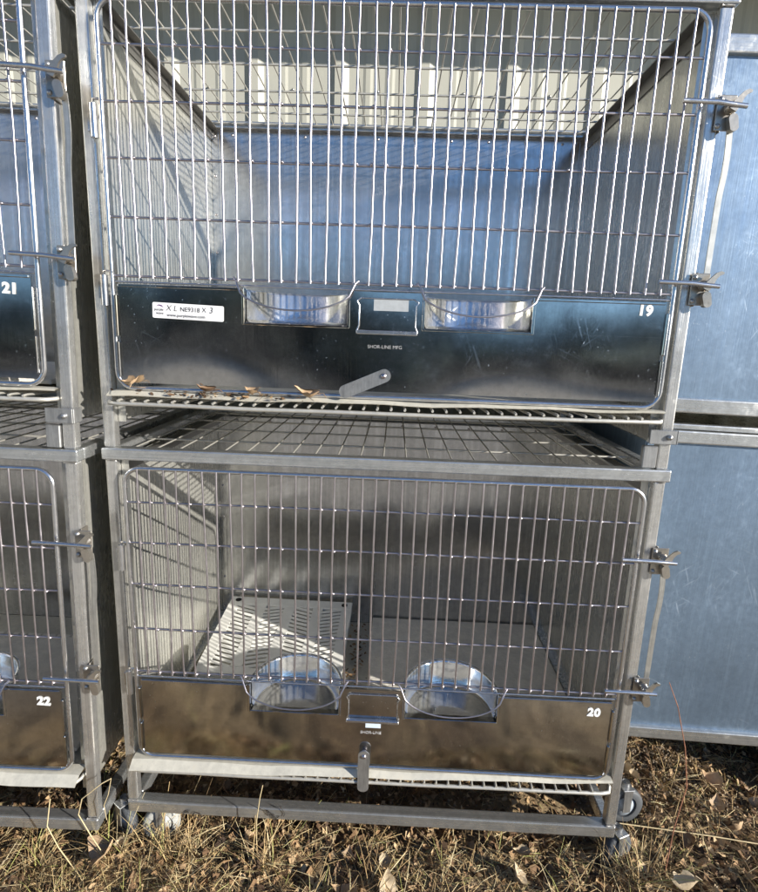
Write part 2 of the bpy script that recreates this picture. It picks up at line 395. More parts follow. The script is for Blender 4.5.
    for a,b_ in ((c0,c1),(c2,c3)):                    # turned edges of the openings
        pl.rbox(a-.002,a+.003,y0-.003,y1+.012,zc-.003,PZ1,.001,seg=1); pl.rbox(b_-.003,b_+.002,y0-.003,y1+.012,zc-.003,PZ1,.001,seg=1)
        pl.rbox(a+.0031,b_-.0031,y0-.003,y1+.014,zc-.003,zc+.002,.001,seg=1)
    for z0,z1 in ((PZ0+.012,PZ0+.085),(PZ0+.095,PZ1-.022)):  # clips along both door rods
        pl.rbox(DX0+.0065,DX0+.0115,y0-.006,y1,z0,z1,.0012,seg=1); pl.rbox(DX1-.0115,DX1-.0065,y0-.006,y1,z0,z1,.0012,seg=1)
    kp=pl.build('kick_plate',M['plate'],door)
    # half round feed cups behind the openings, each with a guard wire hooked over the front
    for a,b_ in ((c0,c1),(c2,c3)):
        cx=(a+b_)/2; R0=(b_-a)/2-.004; q=MB(); n=32
        yb=y1+.012
        def ring(r,z): return [(cx+r*math.cos(math.pi*k/n),yb+r*1.12*math.sin(math.pi*k/n),z) for k in range(n+1)]
        rows=[ring(R0*.90,zc+.0015),ring(R0*.97,zc+.003),ring(R0,zc+.010),ring(R0,PZ1-.006),ring(R0+.002,PZ1-.002),ring(R0+.006,PZ1-.0005),ring(R0+.008,PZ1-.003),ring(R0+.003,PZ1-.007),ring(R0+.003,zc+.009),ring(R0*.97,zc-.0012),ring(R0*.90,zc-.002)]
        vs=[p for r_ in rows for p in r_]; fs=[]
        for i in range(len(rows)-1):
            for k in range(n): fs.append((i*(n+1)+k,i*(n+1)+k+1,(i+1)*(n+1)+k+1,(i+1)*(n+1)+k))
        q.add(vs,fs,True)
        q.add(rows[0],[tuple(range(n+1))]); q.add(rows[-1],[tuple(range(n,-1,-1))])
        q.build('feed_cup',M['bowl'],door)
        gw=MB(); pts=[(cx-.126,YD-.006,WZ+.004),(cx-.120,YD-.012,WZ-.002)]
        for i in range(1,24):
            u=-1+2*i/24; k=math.sqrt(max(0,1-u*u)); pts.append((cx+u*.119,YD-.012-.020*k,WZ-.006-.052*k))
        pts+=[(cx+.120,YD-.012,WZ-.002),(cx+.126,YD-.006,WZ+.004)]
        gw.tube(pts,.0019,8); gw.build('guard_wire',M['wire'],door)
    # card holder
    ch=MB(); hx0,hx1=c1+.016,c2-.010; hz0,hz1=.312,.378; yy=y0-.0025
    ch.tube([(hx0+.008,yy,hz1),(hx0,yy-.002,hz1-.006),(hx0+.005,yy-.003,hz1-.014),(hx0+.005,yy-.003,hz0+.012),(hx0,yy-.002,hz0)],.0016,6)
    ch.tube([(hx1-.008,yy,hz1),(hx1,yy-.002,hz1-.006),(hx1-.005,yy-.003,hz1-.014),(hx1-.005,yy-.003,hz0+.012),(hx1,yy-.002,hz0)],.0016,6)
    ch.tube([(hx0+.008,yy,hz1),(hx1-.008,yy,hz1)],.0012,6)
    ch.rbox(hx0,hx1,y0-.010,y0-.0004,hz0-.005,hz0+.003,.0015,seg=1)
    hold=ch.build('card_holder',M['rod'],door)
    if detail:
        cd=MB()
        if upper: cd.box(hx0+.034,hx1-.020,y0-.0014,y0-.0006,.354,.377)
        else: cd.box(hx0+.046,hx0+.082,y0-.0014,y0-.0006,.290,.303)
        cd.build('card',M['card'] if upper else M['pale_label'],door)
        if embossed: text_mesh('embossed_mark','SHOR-LINE MFG',.0098,((hx0+hx1)/2-.003,y0-.0006,.282),M['etch'],door,-.006)
        else: text_mesh('embossed_mark','SHOR-LINE',.010,((hx0+hx1)/2-.003,y0-.0006,.276),M['etch'],door,-.006)
    # painted number
    nx,nz=(1.123,.360) if not upper else (1.122,.3715)
    if number==21: nz=.362
    text_mesh('painted_number',str(number),.0275,(nx,y0-.0012,nz),M['white_paint'],door,.05,1.12,rad(2))
    if sticker:
        sx,sz=.2025,.3385; R=Matrix.Translation((sx,0,sz))@Matrix.Rotation(rad(1.5),4,'Y')
        s=MB(); s.prism(rrect(-.073,.073,-.0155,.0155,.003,3),y0-.0012,y0-.0003,R); st_=s.build('sticker',M['sticker'],door)
        yt=y0-.0016
        def tx(n_,body,size,dx,dz,mat,bold=0,sp=1,it=0): text_mesh(n_,body,size,tuple(R@Vector((dx,yt,dz))),mat,door,bold,sp,rad(1.5),it,depth=.0001)
        tx('sticker_lettering','NE9318',.0125,.004,.004,M['ink'],.004)
        tx('sticker_lettering','XL',.0165,-.034,.005,M['ink'],-.008,1.5,.2)
        tx('sticker_lettering','X',.013,.033,.005,M['ink'],0)
        tx('sticker_lettering','3',.0165,.047,.005,M['ink'],0,1,.15)
        tx('sticker_lettering','www.purplewave.com',.0088,-.004,-.0085,M['ink'],.002)
        tx('sticker_lettering','purple',.0075,-.060,.0015,M['ink'],.0)
        tx('sticker_lettering','wave',.0075,-.058,-.0055,M['ink'],.0)
        sw=MB()
        pts=[(-.066,.0075),(-.060,.0115),(-.054,.0105),(-.0500,.0055),(-.0525,.0075),(-.056,.0085),(-.060,.0095)]
        sw.prism(pts,yt-.0002,yt+.0003,R); sw.build('sticker_swoosh',M['purple_ink'],door)
    # swivel tab at the bottom edge
    tb=MB(); Mx=Matrix.Translation((.592 if tab_angle==0 else .606,0,.224))@Matrix.Rotation(rad(tab_angle),4,'Y')
    ty=y0-(.0145 if not upper else .009)
    tb.prism(rrect(-.0135,.0135,-.098,.014,.0125,5),ty-.003,ty,Mx)
    tabo=tb.build('swivel_tab',M['tab'],door)
    tr=MB(); tr.lathe([(.0001,-.0072),(.0045,-.0062),(.0062,-.0033),(.0062,.0125 if not upper else .008)],(Mx.translation.x,ty,Mx.translation.z),12,'Y'); tr.build('tab_rivet',M['wire'],door)
    # hinges on the left post -----------------------------------------------
    for z in (.38,.695):
        h=MB(); h.tube([(.030,-.012,z-.034),(.030,-.012,z+.026)],.0075,10)
        h.tube([(.030,-.012,z+.024),(.032,-.014,z+.034),(.040,-.014,z+.034),(DX0+.004,YD-.002,z+.032)],.0026,8)
        h.rbox(.012,.0245,-.0035,-.0005,z-.020,z+.014,.001,seg=1)
        h.build('hinge',M['rod'],root)
    # latches on the right post ------------------------------------------------
    for z in (.745,.426):
        l=MB()
        l.rbox(W-.010,W+.026,-.006,-.0035,z-.040,z+.022,.0012,seg=1)
        l.rbox(W+.0008,W+.0040,-.003,.024,z-.042,z+.024,.0012,seg=1)
        l.lathe([(.0001,-.0225),(.0075,-.0225),(.009,-.021),(.009,-.008),(.011,-.0065),(.011,-.0062)],(W+.014,0,z-.002),18,'Y')      # pivot boss
        Mk=Matrix.Translation((W+.014,0,z-.002))@Matrix.Rotation(rad(26),4,'Y')
        hook=[(-.0065,-.010),(.0065,-.010),(.0075,.004),(.0065,.016),(.0085,.024),(.0135,.030),(.0125,.0335),(.0060,.0325),(.0005,.026),(-.0030,.016),(-.0070,.004)]
        l.prism(hook,-.0275,-.0228,Mk)
        Mk=Matrix.Translation((W+.017,0,z-.022))@Matrix.Rotation(rad(-14),4,'Y')
        l.prism([(math.cos(6.283*k/14)*.0085,math.sin(6.283*k/14)*.0085-(.014 if math.sin(6.283*k/14)<-.1 else 0)) for k in range(14)],-.0195,-.0065,Mk)
        coil=[(W+.004+.014*k/40,-.0135+.0072*math.cos(k*.95),z-.003+.0072*math.sin(k*.95)) for k in range(41)]
        l.tube(coil,.0011,5)
        la=l.build('latch',M['latch'],root)
        q=MB(); q.tube([(DX1-.040,YD-.018,z+.001),(W-.02,YD-.018,z),(W+.004,YD-.016,z-.002),(W+.034,YD-.014,z-.004)],.0046,10)
        q.build('latch_rod',M['rod'],la)
        spots('screw',[(.0001,-.0045),(.0035,-.0038),(.0052,-.0008),(.0052,.002)],[(W+dx,-.006,z+dz) for dx,dz in ((-.004,-.032),(.019,-.032),(-.004,.014))],M['tab'],la,10)
    sp=MB()
    nseg=14; pts=[]
    for i in range(nseg+1):
        u=i/nseg; z=.715-u*.275; off=.0035*math.sin(min(1,u*2.2)*math.pi)*(1 if u<.46 else -.3)
        pts.append((W+.021+off-.002*u,z))
    vs=[];fs=[]
    for x,z in pts: vs+=[(x-.0055,-.004,z),(x+.0055,-.004,z),(x+.0055,-.001,z),(x-.0055,-.001,z)]
    for i in range(nseg):
        o=i*4
        for a in range(4): fs.append((o+a,o+(a+1)%4,o+4+(a+1)%4,o+4+a))
    fs+=[(0,1,2,3),(nseg*4,nseg*4+1,nseg*4+2,nseg*4+3)]
    sp.add(vs,fs); sp.build('latch_strap',M['strap'],root)
    # stacking clip on the foot of the upper unit -------------------------------
    if upper:
        c=MB(); c.rbox(W-.052,W+.004,-.0115,-.0075,.102,.132,.001,seg=1); c.rbox(W+.0045,W+.0075,-.0115,.02,.102,.132,.001,seg=1)
        c.lathe([(.0001,-.008),(.004,-.007),(.0062,-.003),(.0062,.001)],(W-.012,-.0115,.117),12,'Y')
        c.rbox(W-.058,W-.028,-.004,.010,.048,.096,.002,seg=1)
        c.build('stacking_clip',M['tab'],root)
    return root

# centre stack -------------------------------------------------------------
lower=make_cage((0,0,0),SC,'lower stainless cage with wire door marked 20, pale slotted deck board inside',20,False,base=True)
upperc=make_cage((0,0,PITCH),SC,'upper stainless cage with wire door marked 19 and white auction sticker on its plate',19,True,tab_angle=66,sticker=True,embossed=True)
# left stack, leaning slightly ---------------------------------------------
lr=Euler((rad(-.218),rad(.848),rad(1.689)),'XYZ'); Rm=lr.to_matrix(); piv=Vector((W,0,0)); tr=Vector((-1.2615,-.0642,.0058))
LC=(.450,.666,.816,1.034)
def lp(z0): return Rm@(Vector((0,0,z0))-piv)+piv+tr
ll=make_cage(lp(0),lr,'lower stainless cage with wire door marked 22, cut off by the picture edge',22,False,cuts=LC,base=True,full_lip=True)
lu=make_cage(lp(PITCH),lr,'upper stainless cage with wire door marked 21, cut off by the picture edge',21,True,cuts=LC)

# ------------------------------------------------------------------ stack on the right, its blank sheet side towards us
def make_bank(loc,rot,label,z0,z1,rails,foot=False):
    root=empty('panelled_cage',label,'kennel cage','cages with blank blue grey sheets',loc,rot)
    w,dd=1.25,.66
    p=MB(); p.box(.004,w-.004,0,.003,z0,z1); p.build('sheet_panel',M['bank'],root)
    s=MB(); s.box(0,.003,.004,dd,z0,z1); s.build('side_panel',M['bank'],root)
    s=MB(); s.box(w-.003,w,.004,dd,z0,z1); s.build('side_panel',M['bank'],root)
    s=MB(); s.box(.004,w-.004,dd-.003,dd,z0,z1); s.build('door_sheet',M['side'],root)
    for a,b,y in rails:
        r=MB(); r.rbox(-.006,w+.006,y,y+.022,a,b,.0035); r.build('frame_rail',M['rail'],root)
        r2=MB(); r2.rbox(-.004,.018,y+.023,dd,a,b,.0035); r2.build('frame_rail',M['rail'],root)
    t=MB(); t.box(.004,w-.004,.004,dd-.004,z1-.004,z1-.001); t.build('top_sheet',M['side'],root)
    t=MB(); t.box(.004,w-.004,.004,dd-.004,z0+.001,z0+.004); t.build('floor_sheet',M['near_black'],root)
    if foot:
        b=MB(); b.rbox(.62,w,.004,.03,-.10,z0-.002,.003); b.rbox(.62,.65,.031,dd,-.10,z0-.002,.003); b.build('shade_skirt',M['rail'],root)  # unseen skirt added to block the sun and shade the ground
    return root
br=(0,rad(1.1),rad(-1.0))
BY=.205
rb_lo=make_bank((1.245,BY,.018),br,'lower blank blue grey cage side with scratched sheet beside the vertical latch strap',.128,.950,
    [(.950,.982,-.012),(.118,.152,-.012),(.984,.998,-.004)],True)
rb_up=make_bank((1.245,BY,.018),br,'upper blank blue grey cage side with scratched sheet and pale rail below',1.062,1.830,
    [(1.026,1.062,-.014),(1.808,1.846,-.012)],False)

# ------------------------------------------------------------------ things lying inside the cages
# pale slotted deck board
deck=empty('slotted_deck',"pale slotted deck board lying at the left inside the lower cage",'deck board',None,(.288,.485,.212),(rad(7),0,rad(-1)))
dw,dl=.44,.39
f=MB(); th=.012
colw=.066; ncol=4; gap=(dw-ncol*colw)/(ncol+1)
xs=[-dw/2+gap+i*(colw+gap) for i in range(ncol)]
edge=.030
f.rbox(-dw/2,dw/2,-dl/2,-dl/2+edge,0,th,.003); f.rbox(-dw/2,dw/2,dl/2-edge*1.5,dl/2,0,th,.003)
prev=-dw/2
for x in xs+[dw/2]:
    f.box(prev,x,-dl/2+edge,dl/2-edge*1.5,0,th-.0005); prev=x+colw
f.box(-dw/2+.002,-dw/2+.006,-dl/2,dl/2,-.03,0); f.box(dw/2-.006,dw/2-.002,-dl/2,dl/2,-.03,0); f.box(-dw/2+.01,dw/2-.01,-dl/2,-dl/2+.004,-.03,0)
f.build('deck_frame',M['deck'],deck)
for ci,x in enumerate(xs):
    s=MB(); y=-dl/2+edge+.004
    while y<dl/2-edge*1.5-.008:
        sl=.010*(1 if ci%2 else -1)
        vs=[(x,y-sl,th-.0015),(x+colw,y+sl,th-.0015),(x+colw,y+.0098+sl,th+.0005),(x,y+.0098-sl,th+.0005)]
        vs+=[(a,b_,c_-.002) for a,b_,c_ in vs]
        s.add(vs,[(0,1,2,3),(7,6,5,4),(0,4,5,1),(1,5,6,2),(2,6,7,3),(3,7,4,0)]); y+=.0195
    s.build('slat_panel',M['deck'],deck)
h=MB()
for x in (-dw/2+.028,dw/2-.028): h.lathe([(.0001,.0012),(.0105,.0012),(.0105,0)],(x,dl/2-.022,th),16)
h.build('corner_hole',M['hole'],deck)

def mat_board(name,label,x0,x1,y0,y1,z,rot=None,off=None,teeth=False):
    g=MB(); n=14
    g.rbox(x0,x1,y0,y1,0,.012,.004)
    if teeth:
        for i in range(24): g.rbox(x0+.01+i*(x1-x0-.02)/24,x0+.03+i*(x1-x0-.02)/24,y1+.0005,y1+.012,.004,.012,.001,seg=1)
    o=g.build(name,M['mat'],None); tag(o,label,'floor board','speckled floor boards')
    o.location=(0,0,z)
    if off: o.location=off(Vector((0,0,z))); o.rotation_euler=rot
    return o
mat_board('floor_board','speckled grey floor board lying at the right inside the lower cage',.585,1.172,.06,.690,.172)
mat_board('floor_board','speckled tan floor board inside cage 22 at the left edge',.55,1.15,.05,.53,.172,lr,lambda c: Rm@(c-piv)+piv+tr,True)
mat_board('floor_board','speckled floor board inside cage 21 behind its dark plate',.55,1.15,.05,.53,.172+PITCH,lr,lambda c: Rm@(c-piv)+piv+tr)

# ------------------------------------------------------------------ casters
def make_caster(loc,rz,label,wheel_r=.045,hub=M['caster_grey'],tyre=M['rubber']):
    root=empty('caster',label,'caster','casters under the cage stacks',loc,(0,0,rz))
    r=wheel_r
    t=MB(); t.lathe([(r*.62,-.012),(r*.9,-.013),(r,-.008),(r,.008),(r*.9,.013),(r*.62,.012),(r*.62,-.012)],(0,0,0),28,'Y'); t.build('tyre',tyre,root)
    h_=MB(); h_.lathe([(.0001,-.013),(r*.2,-.013),(r*.25,-.009),(r*.6,-.007),(r*.615,0),(r*.6,.007),(r*.25,.009),(r*.2,.013),(.0001,.013)],(0,0,0),24,'Y'); h_.build('hub',hub,root)
    f_=MB()
    for y in (-.019,.016):
        f_.prism([(-.010,-.010),(.010,-.010),(.012,r+.004),(-.012,r+.004)],y,y+.003)
    f_.rbox(-.016,.016,-.021,.021,r+.0045,r+.008,.001,seg=1); f_.lathe([(.010,r+.0085),(.010,r+.020)],(0,0,0),14)
    f_.build('fork',M['tab'],root)
    return root
make_caster((1.300,.135,-.030),rad(8),'dark rubber caster standing in the grass right of the right cage post',.052)
make_caster((1.243,.030,-.058),rad(24),'grey caster half sunk in straw below the bottom right corner of cage 20',.042)
make_caster((-.020,.020,-.040),rad(-35),'blue grey caster between the two cage stacks',.042,hub=M['caster_grey'])
make_caster((.074,.022,-.050),rad(14),'pale dusty caster sunk in straw under the bottom left corner of cage 20',.046,hub=M['bag'],tyre=M['bag'])

# ------------------------------------------------------------------ ground
def gz(x,y):
    r=-.085+.016*noise.noise((x*2.3,y*2.3,.3))+.013*noise.noise((x*9,y*9,1.7))+.010*noise.noise((x*26,y*26,5.1))
    r+=.035*math.exp(-((x-1.52)**2/.08+(y-.42)**2/.05))
    d=max(0,math.hypot(x-.6,y)-3.0)
    return r
def axis(a0,a1,step,far):
    L=[];x=a0
    while x<=a1: L.append(x); x+=step
    s=step; x=L[-1]; R=[]
    while x<far: s*=1.22; x+=s; R.append(x)
    s=step; x=a0; Q=[]
    while x>-far: s*=1.22; x-=s; Q.append(x)
    return Q[::-1]+L+R
AX=axis(-.7,2.1,.014,400); AY=axis(-.5,.75,.014,400)
vs=[];fs=[]
for y in AY:
    for x in AX: vs.append((x,y,gz(x,y)))
nx=len(AX)
for j in range(len(AY)-1):
    for i in range(nx-1): fs.append((j*nx+i,j*nx+i+1,(j+1)*nx+i+1,(j+1)*nx+i))
g=MB(); g.add(vs,fs,True); gr=g.build('ground',M['soil'],fix=False); tag(gr,kind='structure')

# straw: thin bent blades lying and standing over the soil (nobody could count them)
def density(x,y):
    d=.5+.62*noise.noise((x*5.5,y*5.5,8.2))+.3*noise.noise((x*15,y*15,2.2))
    return min(1,max(.04,d))**1.8
rs=random.Random(11)
st=MB()
def blade(x,y,L,lean,az,wd,curl,z0=None):
    z=gz(x,y)+.001 if z0 is None else z0
    p=Vector((x,y,z)); d=Vector((math.cos(az)*math.cos(lean),math.sin(az)*math.cos(lean),math.sin(lean)))
    side=Vector((-math.sin(az),math.cos(az),0))*wd
    vs=[];n=4; q=p.copy()
    for i in range(n+1):
        u=i/n; ww=1-.75*u
        vs+= [q-side*ww, q+side*ww+Vector((0,0,wd*.6))]
        le=lean-curl*u
        a2=az+curl*.5*u
        q=q+Vector((math.cos(a2)*math.cos(le),math.sin(a2)*math.cos(le),math.sin(le)))*(L/n)
        fl=gz(q.x,q.y)+.002
        if q.z<fl: q.z=fl+rs.uniform(0,.004)
    st.add(vs,[(2*i,2*i+1,2*i+3,2*i+2) for i in range(n)])
cnt=0
while cnt<20000:
    x=rs.uniform(-.45,2.0); y=rs.uniform(-.42,.62)
    dn=density(x,y)
    keep=dn if y<.05 else dn*.45
    if 0<x<1.2 and y>.03: keep*=.45
    if rs.random()>keep: continue
    blade(x,y,rs.uniform(.02,.085),rad(rs.choice([rs.uniform(0,20),rs.uniform(5,40)])),rs.uniform(0,6.283),rs.uniform(.0004,.0011),rs.choice([rs.uniform(-.2,.8),rs.uniform(.8,2.2)])); cnt+=1
# tufts
for k in range(46):
    x=rs.uniform(-.4,1.95); y=rs.uniform(-.38,-.03) if rs.random()<.8 else rs.uniform(.1,.4)
    if 0<x<1.22 and y>0: continue
    for j in range(rs.randint(18,45)):
        blade(x+rs.gauss(0,.014),y+rs.gauss(0,.014),rs.uniform(.05,.13),rad(rs.uniform(15,75)),rs.uniform(0,6.283),rs.uniform(.0005,.0012),rs.uniform(.1,1.4))
for (x,y,n_) in ((-.21,-.06,26),(.10,-.02,22),(.155,-.015,34),(.06,-.035,34),(.12,-.04,30),(-.02,-.05,30),(1.22,-.03,30),(.36,-.05,45),(1.27,-.04,40),(.62,-.09,20),(-.08,-.03,14)):
    for j in range(n_): blade(x+rs.gauss(0,.02),y+rs.gauss(0,.015),rs.uniform(.07,.17),rad(rs.uniform(20,80)),rs.uniform(0,6.283),rs.uniform(.0006,.0014),rs.uniform(.2,1.3))
# sparser long range cover that the steel mirrors
for k in range(5000):
    x=rs.uniform(-3,5); y=rs.uniform(-6,-.4)
    blade(x,y,rs.uniform(.05,.16),rad(rs.uniform(0,45)),rs.uniform(0,6.283),rs.uniform(.001,.003),rs.uniform(0,1.0))
so=st.build('straw',M['straw'],fix=False); tag(so,'dead straw and dry grass matted over the soil','grass',kind='stuff')

# crumbs of leaf and bark
lt=MB(); rl=random.Random(5)
for k in range(30000):
    x=rl.uniform(-.45,2.0); y=rl.uniform(-.42,.75); s_=rl.uniform(.2,1)**2.4*.016*(1.1 if y<.1 else .75)+.0018
    z=gz(x,y)+rl.uniform(.001,.008); E=Euler((rl.uniform(-1.1,1.1),rl.uniform(-1.1,1.1),rl.uniform(0,6.28))).to_matrix()
    n_=rl.randint(3,5); P=[]
    for i in range(n_):
        a=6.283*i/n_+rl.uniform(-.4,.4); P.append(Vector((x,y,z))+E@Vector((math.cos(a)*s_,math.sin(a)*s_*.6,rl.uniform(-.2,.2)*s_)))
    lt.add(P,[tuple(range(n_))])
lo=lt.build('leaf_litter',M['litter'],fix=False); tag(lo,'crumbled brown leaf litter over the soil','litter',kind='stuff')
pb=MB(); rp=random.Random(6)
ico=bmesh.new(); bmesh.ops.create_icosphere(ico,subdivisions=1,radius=1); ico.verts.index_update(); IV=[v.co.copy() for v in ico.verts]; IF=[tuple(v.index for v in f.verts) for f in ico.faces]; ico.free()
for k in range(4200):
    if k<3000: x=rp.gauss(1.45,.16); y=rp.gauss(.36,.10)
    elif k<3500: x=rp.gauss(-.17,.05); y=rp.gauss(.25,.1)
    else: x=rp.uniform(-.4,1.9); y=rp.uniform(0,.6)
    s_=rp.uniform(.0015,.005); E=Euler((rp.uniform(0,6),rp.uniform(0,6),rp.uniform(0,6))).to_matrix(); sc=Vector((rp.uniform(.7,1.3),rp.uniform(.6,1.1),rp.uniform(.5,.9)))*s_
    c=Vector((x,y,gz(x,y)+s_*.3))
    pb.add([c+E@Vector((v.x*sc.x*rp.uniform(.85,1.15),v.y*sc.y,v.z*sc.z)) for v in IV],IF)
po=pb.build('gravel',M['pebble'],fix=False); tag(po,'tan gravel bits on the soil beside the cages','gravel',kind='stuff')

# dry leaves big enough to point at
def leaf_mesh(name,L,wd,curl,seed,mat):
    r=random.Random(seed); n=10; vs=[];fs=[]
    for i in range(n+1):
        u=i/n; hw=wd*(math.sin(min(1,u*1.15+.02)*math.pi)**.75 if u<.87 else (1-u)*2.2)*(1+.18*r.uniform(-1,1))
        if i==0: hw=wd*.12
        if i==n: hw=wd*.02
        for j in range(-3,4):
            t=j/3
            x=t*hw; y=(u-.5)*L - abs(t)**2*hw*.18
            z=curl*L*((u-.5)**2*1.9)+abs(t)**1.5*hw*curl*1.7*(1 if seed%2 else .6)+L*.10*noise.noise((x*45,y*45,seed))+L*.045*noise.noise((x*120,y*120,seed+4))-L*.012*math.exp(-(t*5)**2)
            vs.append((x,y,z))
    for i in range(n):
        for j in range(6):
            o=i*7+j; fs.append((o,o+1,o+8,o+7))
    vs2=[(x,y,z-.0006) for x,y,z in vs]; m_=len(vs)
    fs2=[tuple(i+m_ for i in f[::-1]) for f in fs]
    b=MB(); b.add(vs+vs2,fs+fs2,True)
    st_=[(0,-.5*L,curl*L*.35),(r.uniform(-.1,.1)*L,-.68*L,curl*L*.45),(r.uniform(-.2,.2)*L,-.85*L,curl*L*.3)]
    b.tube(st_,.0009,5)
    return b.build(name,mat,fix=False)
LG='dry leaves scattered in the straw'
special=[(.655,-.085,.075,.030,25,'leaf_pale','pale heart shaped dry leaf standing up in the straw below the middle of the rail',(62,10)),
 (.565,-.135,.095,.042,200,'leaf','large curled tan leaf with a dark hole below the middle of the rail',(35,-12)),
 (.97,-.055,.060,.027,70,'leaf_pale','small pale dry leaf tipped on edge right of the large curled leaf',(50,20)),
 (1.36,-.075,.10,.030,120,'leaf_pale','pale curled leaf in the straw below the bottom right cage corner',(20,25)),
 (1.06,.075,.050,.024,10,'leaf_dark','dark brown leaf just behind the base rail near its right end',(20,-30)),
 (1.60,.255,.07,.030,40,'leaf','reddish brown leaf lying at the edge of the shade below the blue grey sheet',(25,-15)),
 (.19,.16,.045,.03,100,'leaf_dark','dark reddish leaf standing behind the left end of the base rail',(75,0)),
 (-.03,-.055,.075,.045,300,'leaf','crumpled orange tan leaf below the post between the stacks',(40,10))]
for i,(x,y,L,wd,rz,mt,lab,(rx,ry)) in enumerate(special):
    L*=.85; wd*=.8; o=leaf_mesh('dry_leaf',L,wd,.6,30+i,M[mt]); o.location=(x,y,gz(x,y)+.010+L*.25*math.sin(rad(abs(rx)))); o.rotation_euler=(rad(rx),rad(ry),rad(rz)); tag(o,lab,'dry leaf',LG)
protos=[leaf_mesh('dry_leaf',.05,.020,.6,50,M['leaf']),leaf_mesh('dry_leaf',.042,.017,.8,51,M['leaf_pale']),leaf_mesh('dry_leaf',.046,.019,.5,53,M['leaf_dark'])]
rq=random.Random(21)
labs=['small tan dry leaf lying among the straw','small pale dry leaf lying among the straw','small dark dry leaf lying among the straw']
for i in range(96):
    k=rq.choice([0,0,1,1,2]); 
    if i<3: k=i; o=protos[k]
    else: o=protos[k].copy(); COL.objects.link(o)
    while True:
        x=rq.uniform(-.40,1.9); y=rq.uniform(-.36,.5)
        if not(-.1<x<1.3 and y>.02) or rq.random()<.25: break
    s_=rq.uniform(.5,1.15); o.scale=(s_*rq.uniform(.7,1.2),s_,s_)
    o.location=(x,y,gz(x,y)+.008); o.rotation_euler=(rq.uniform(-.7,.7),rq.uniform(-.7,.7),rq.uniform(0,6.28)); tag(o,labs[k],'dry leaf',LG)
# leaves caught on the tray lips of the upper cage
for i,(x,z,L,rz,lab) in enumerate(((.445,1.0755,.055,80,'tan leaf caught on the upper tray lip beside the swivel tab'),(.075,1.083,.05,30,'orange tan leaf caught at the left end of the upper tray lip'),(.235,1.076,.04,100,'small dry leaf on the upper tray lip under the auction sticker'),(.33,1.076,.036,60,'small dry leaf on the upper tray lip left of the middle'))):
    o=leaf_mesh('dry_leaf',L,L*.36,.55,70+i,M['leaf'] if i!=2 else M['leaf_dark']); o.location=(x,-.022,z); o.rotation_euler=(rad(12),rad(-8),rad(rz)); tag(o,lab,'dry leaf',LG)
rc=random.Random(3); cr=MB()
for k in range(260):
    x=rc.choice([rc.gauss(.28,.10),rc.gauss(.545,.014)]); 
    if x<.5: y=rc.uniform(-.035,.005); z=1.0695+rc.uniform(0,.004)-(.3*max(0,-.012-y))
    else: y=rc.uniform(.22,.66); z=.170
    s_=rc.uniform(.003,.010); n_=5; E=Euler((rc.uniform(-.5,.5),rc.uniform(-.5,.5),rc.uniform(0,6))).to_matrix()
    cr.add([Vector((x,y,z))+E@Vector((math.cos(6.283*i/n_)*s_*rc.uniform(.6,1.2),math.sin(6.283*i/n_)*s_*.5,0)) for i in range(n_)],[tuple(range(n_))])
co=cr.build('leaf_crumbs',M['litter'],fix=False); tag(co,'leaf crumbs caught on trays of the middle cages','litter',kind='stuff')

# single stems one can point at
def stem(name,pts,r,mat,label,side=()):
    b=MB(); b.tube(pts,r,6)
    for q in side: b.tube(q,r*.6 if not isinstance(r,list) else r[0]*.5,5)
    o=b.build(name,mat,fix=False); tag(o,label,'stem'); return o
z_=gz
stem('weed_stem',[(1.345,-.02,gz(1.345,-.02)),(1.375,.02,.02),(1.395,.03,.13),(1.375,.03,.24),(1.335,.02,.36),(1.30,.01,.43)],[.0016,.0016,.0015,.0013,.0011,.0008],M['stem_red'],'thin reddish weed stem rising past the lower right latch',
  [[(1.375,.02,.02),(1.39,.015,.03),(1.40,.0,.028)],[(1.395,.03,.13),(1.385,.02,.15),(1.383,.01,.16)]])
stem('straw_stalk',[(-.03,-.06,gz(-.03,-.06)),(-.055,-.075,.0),(-.075,-.085,.07),(-.06,-.09,.12),(-.01,-.09,.165),(.01,-.085,.175)],.0014,M['stem_straw'],'tall bent straw stalk leaning over the gap between the stacks',
  [[(.01,-.085,.175),(.0,-.085,.13),(-.012,-.085,.10),(-.008,-.085,.06)]])
stem('straw_stalk',[(-.10,-.08,gz(-.1,-.08)),(-.12,-.10,-.01),(-.135,-.11,.06),(-.125,-.105,.13)],.0014,M['stem_straw'],'upright straw stalk in front of the foot of the left cage post')
stem('straw_stalk',[(.33,-.02,gz(.33,-.02)),(.335,-.035,.03),(.345,-.04,.10),(.352,-.04,.135)],.0011,M['stem_straw'],'short straw stalk crossing the base rail under the left bowl')
stem('weed_stem',[(1.28,.10,gz(1.28,.1)+.03),(1.5,.07,gz(1.5,.07)+.03),(1.75,.05,gz(1.75,.05)+.028)],.0016,M['stem_straw'],'long straw stem lying across the grass right of the cages')
# blackened scraps hanging on the base rail
bk=MB(); rb=random.Random(9)
for cx in (.150,.172,.355,.372,.388):
    for j in range(2):
        p=Vector((cx+rb.uniform(-.01,.01),-.006,.012+rb.uniform(-.005,.015))); q=[p]
        for i in range(4): p=p+Vector((rb.uniform(-.012,.012),rb.uniform(-.001,.001),rb.uniform(-.010,.012))); q.append(p)
        bk.tube(q,.0009,5)
o=bk.build('black_twigs',plain('black_twig',(.03,.025,.02),.8)); tag(o,'thin black twig scraps stuck on the base rail of cage 20','twigs',kind='stuff')

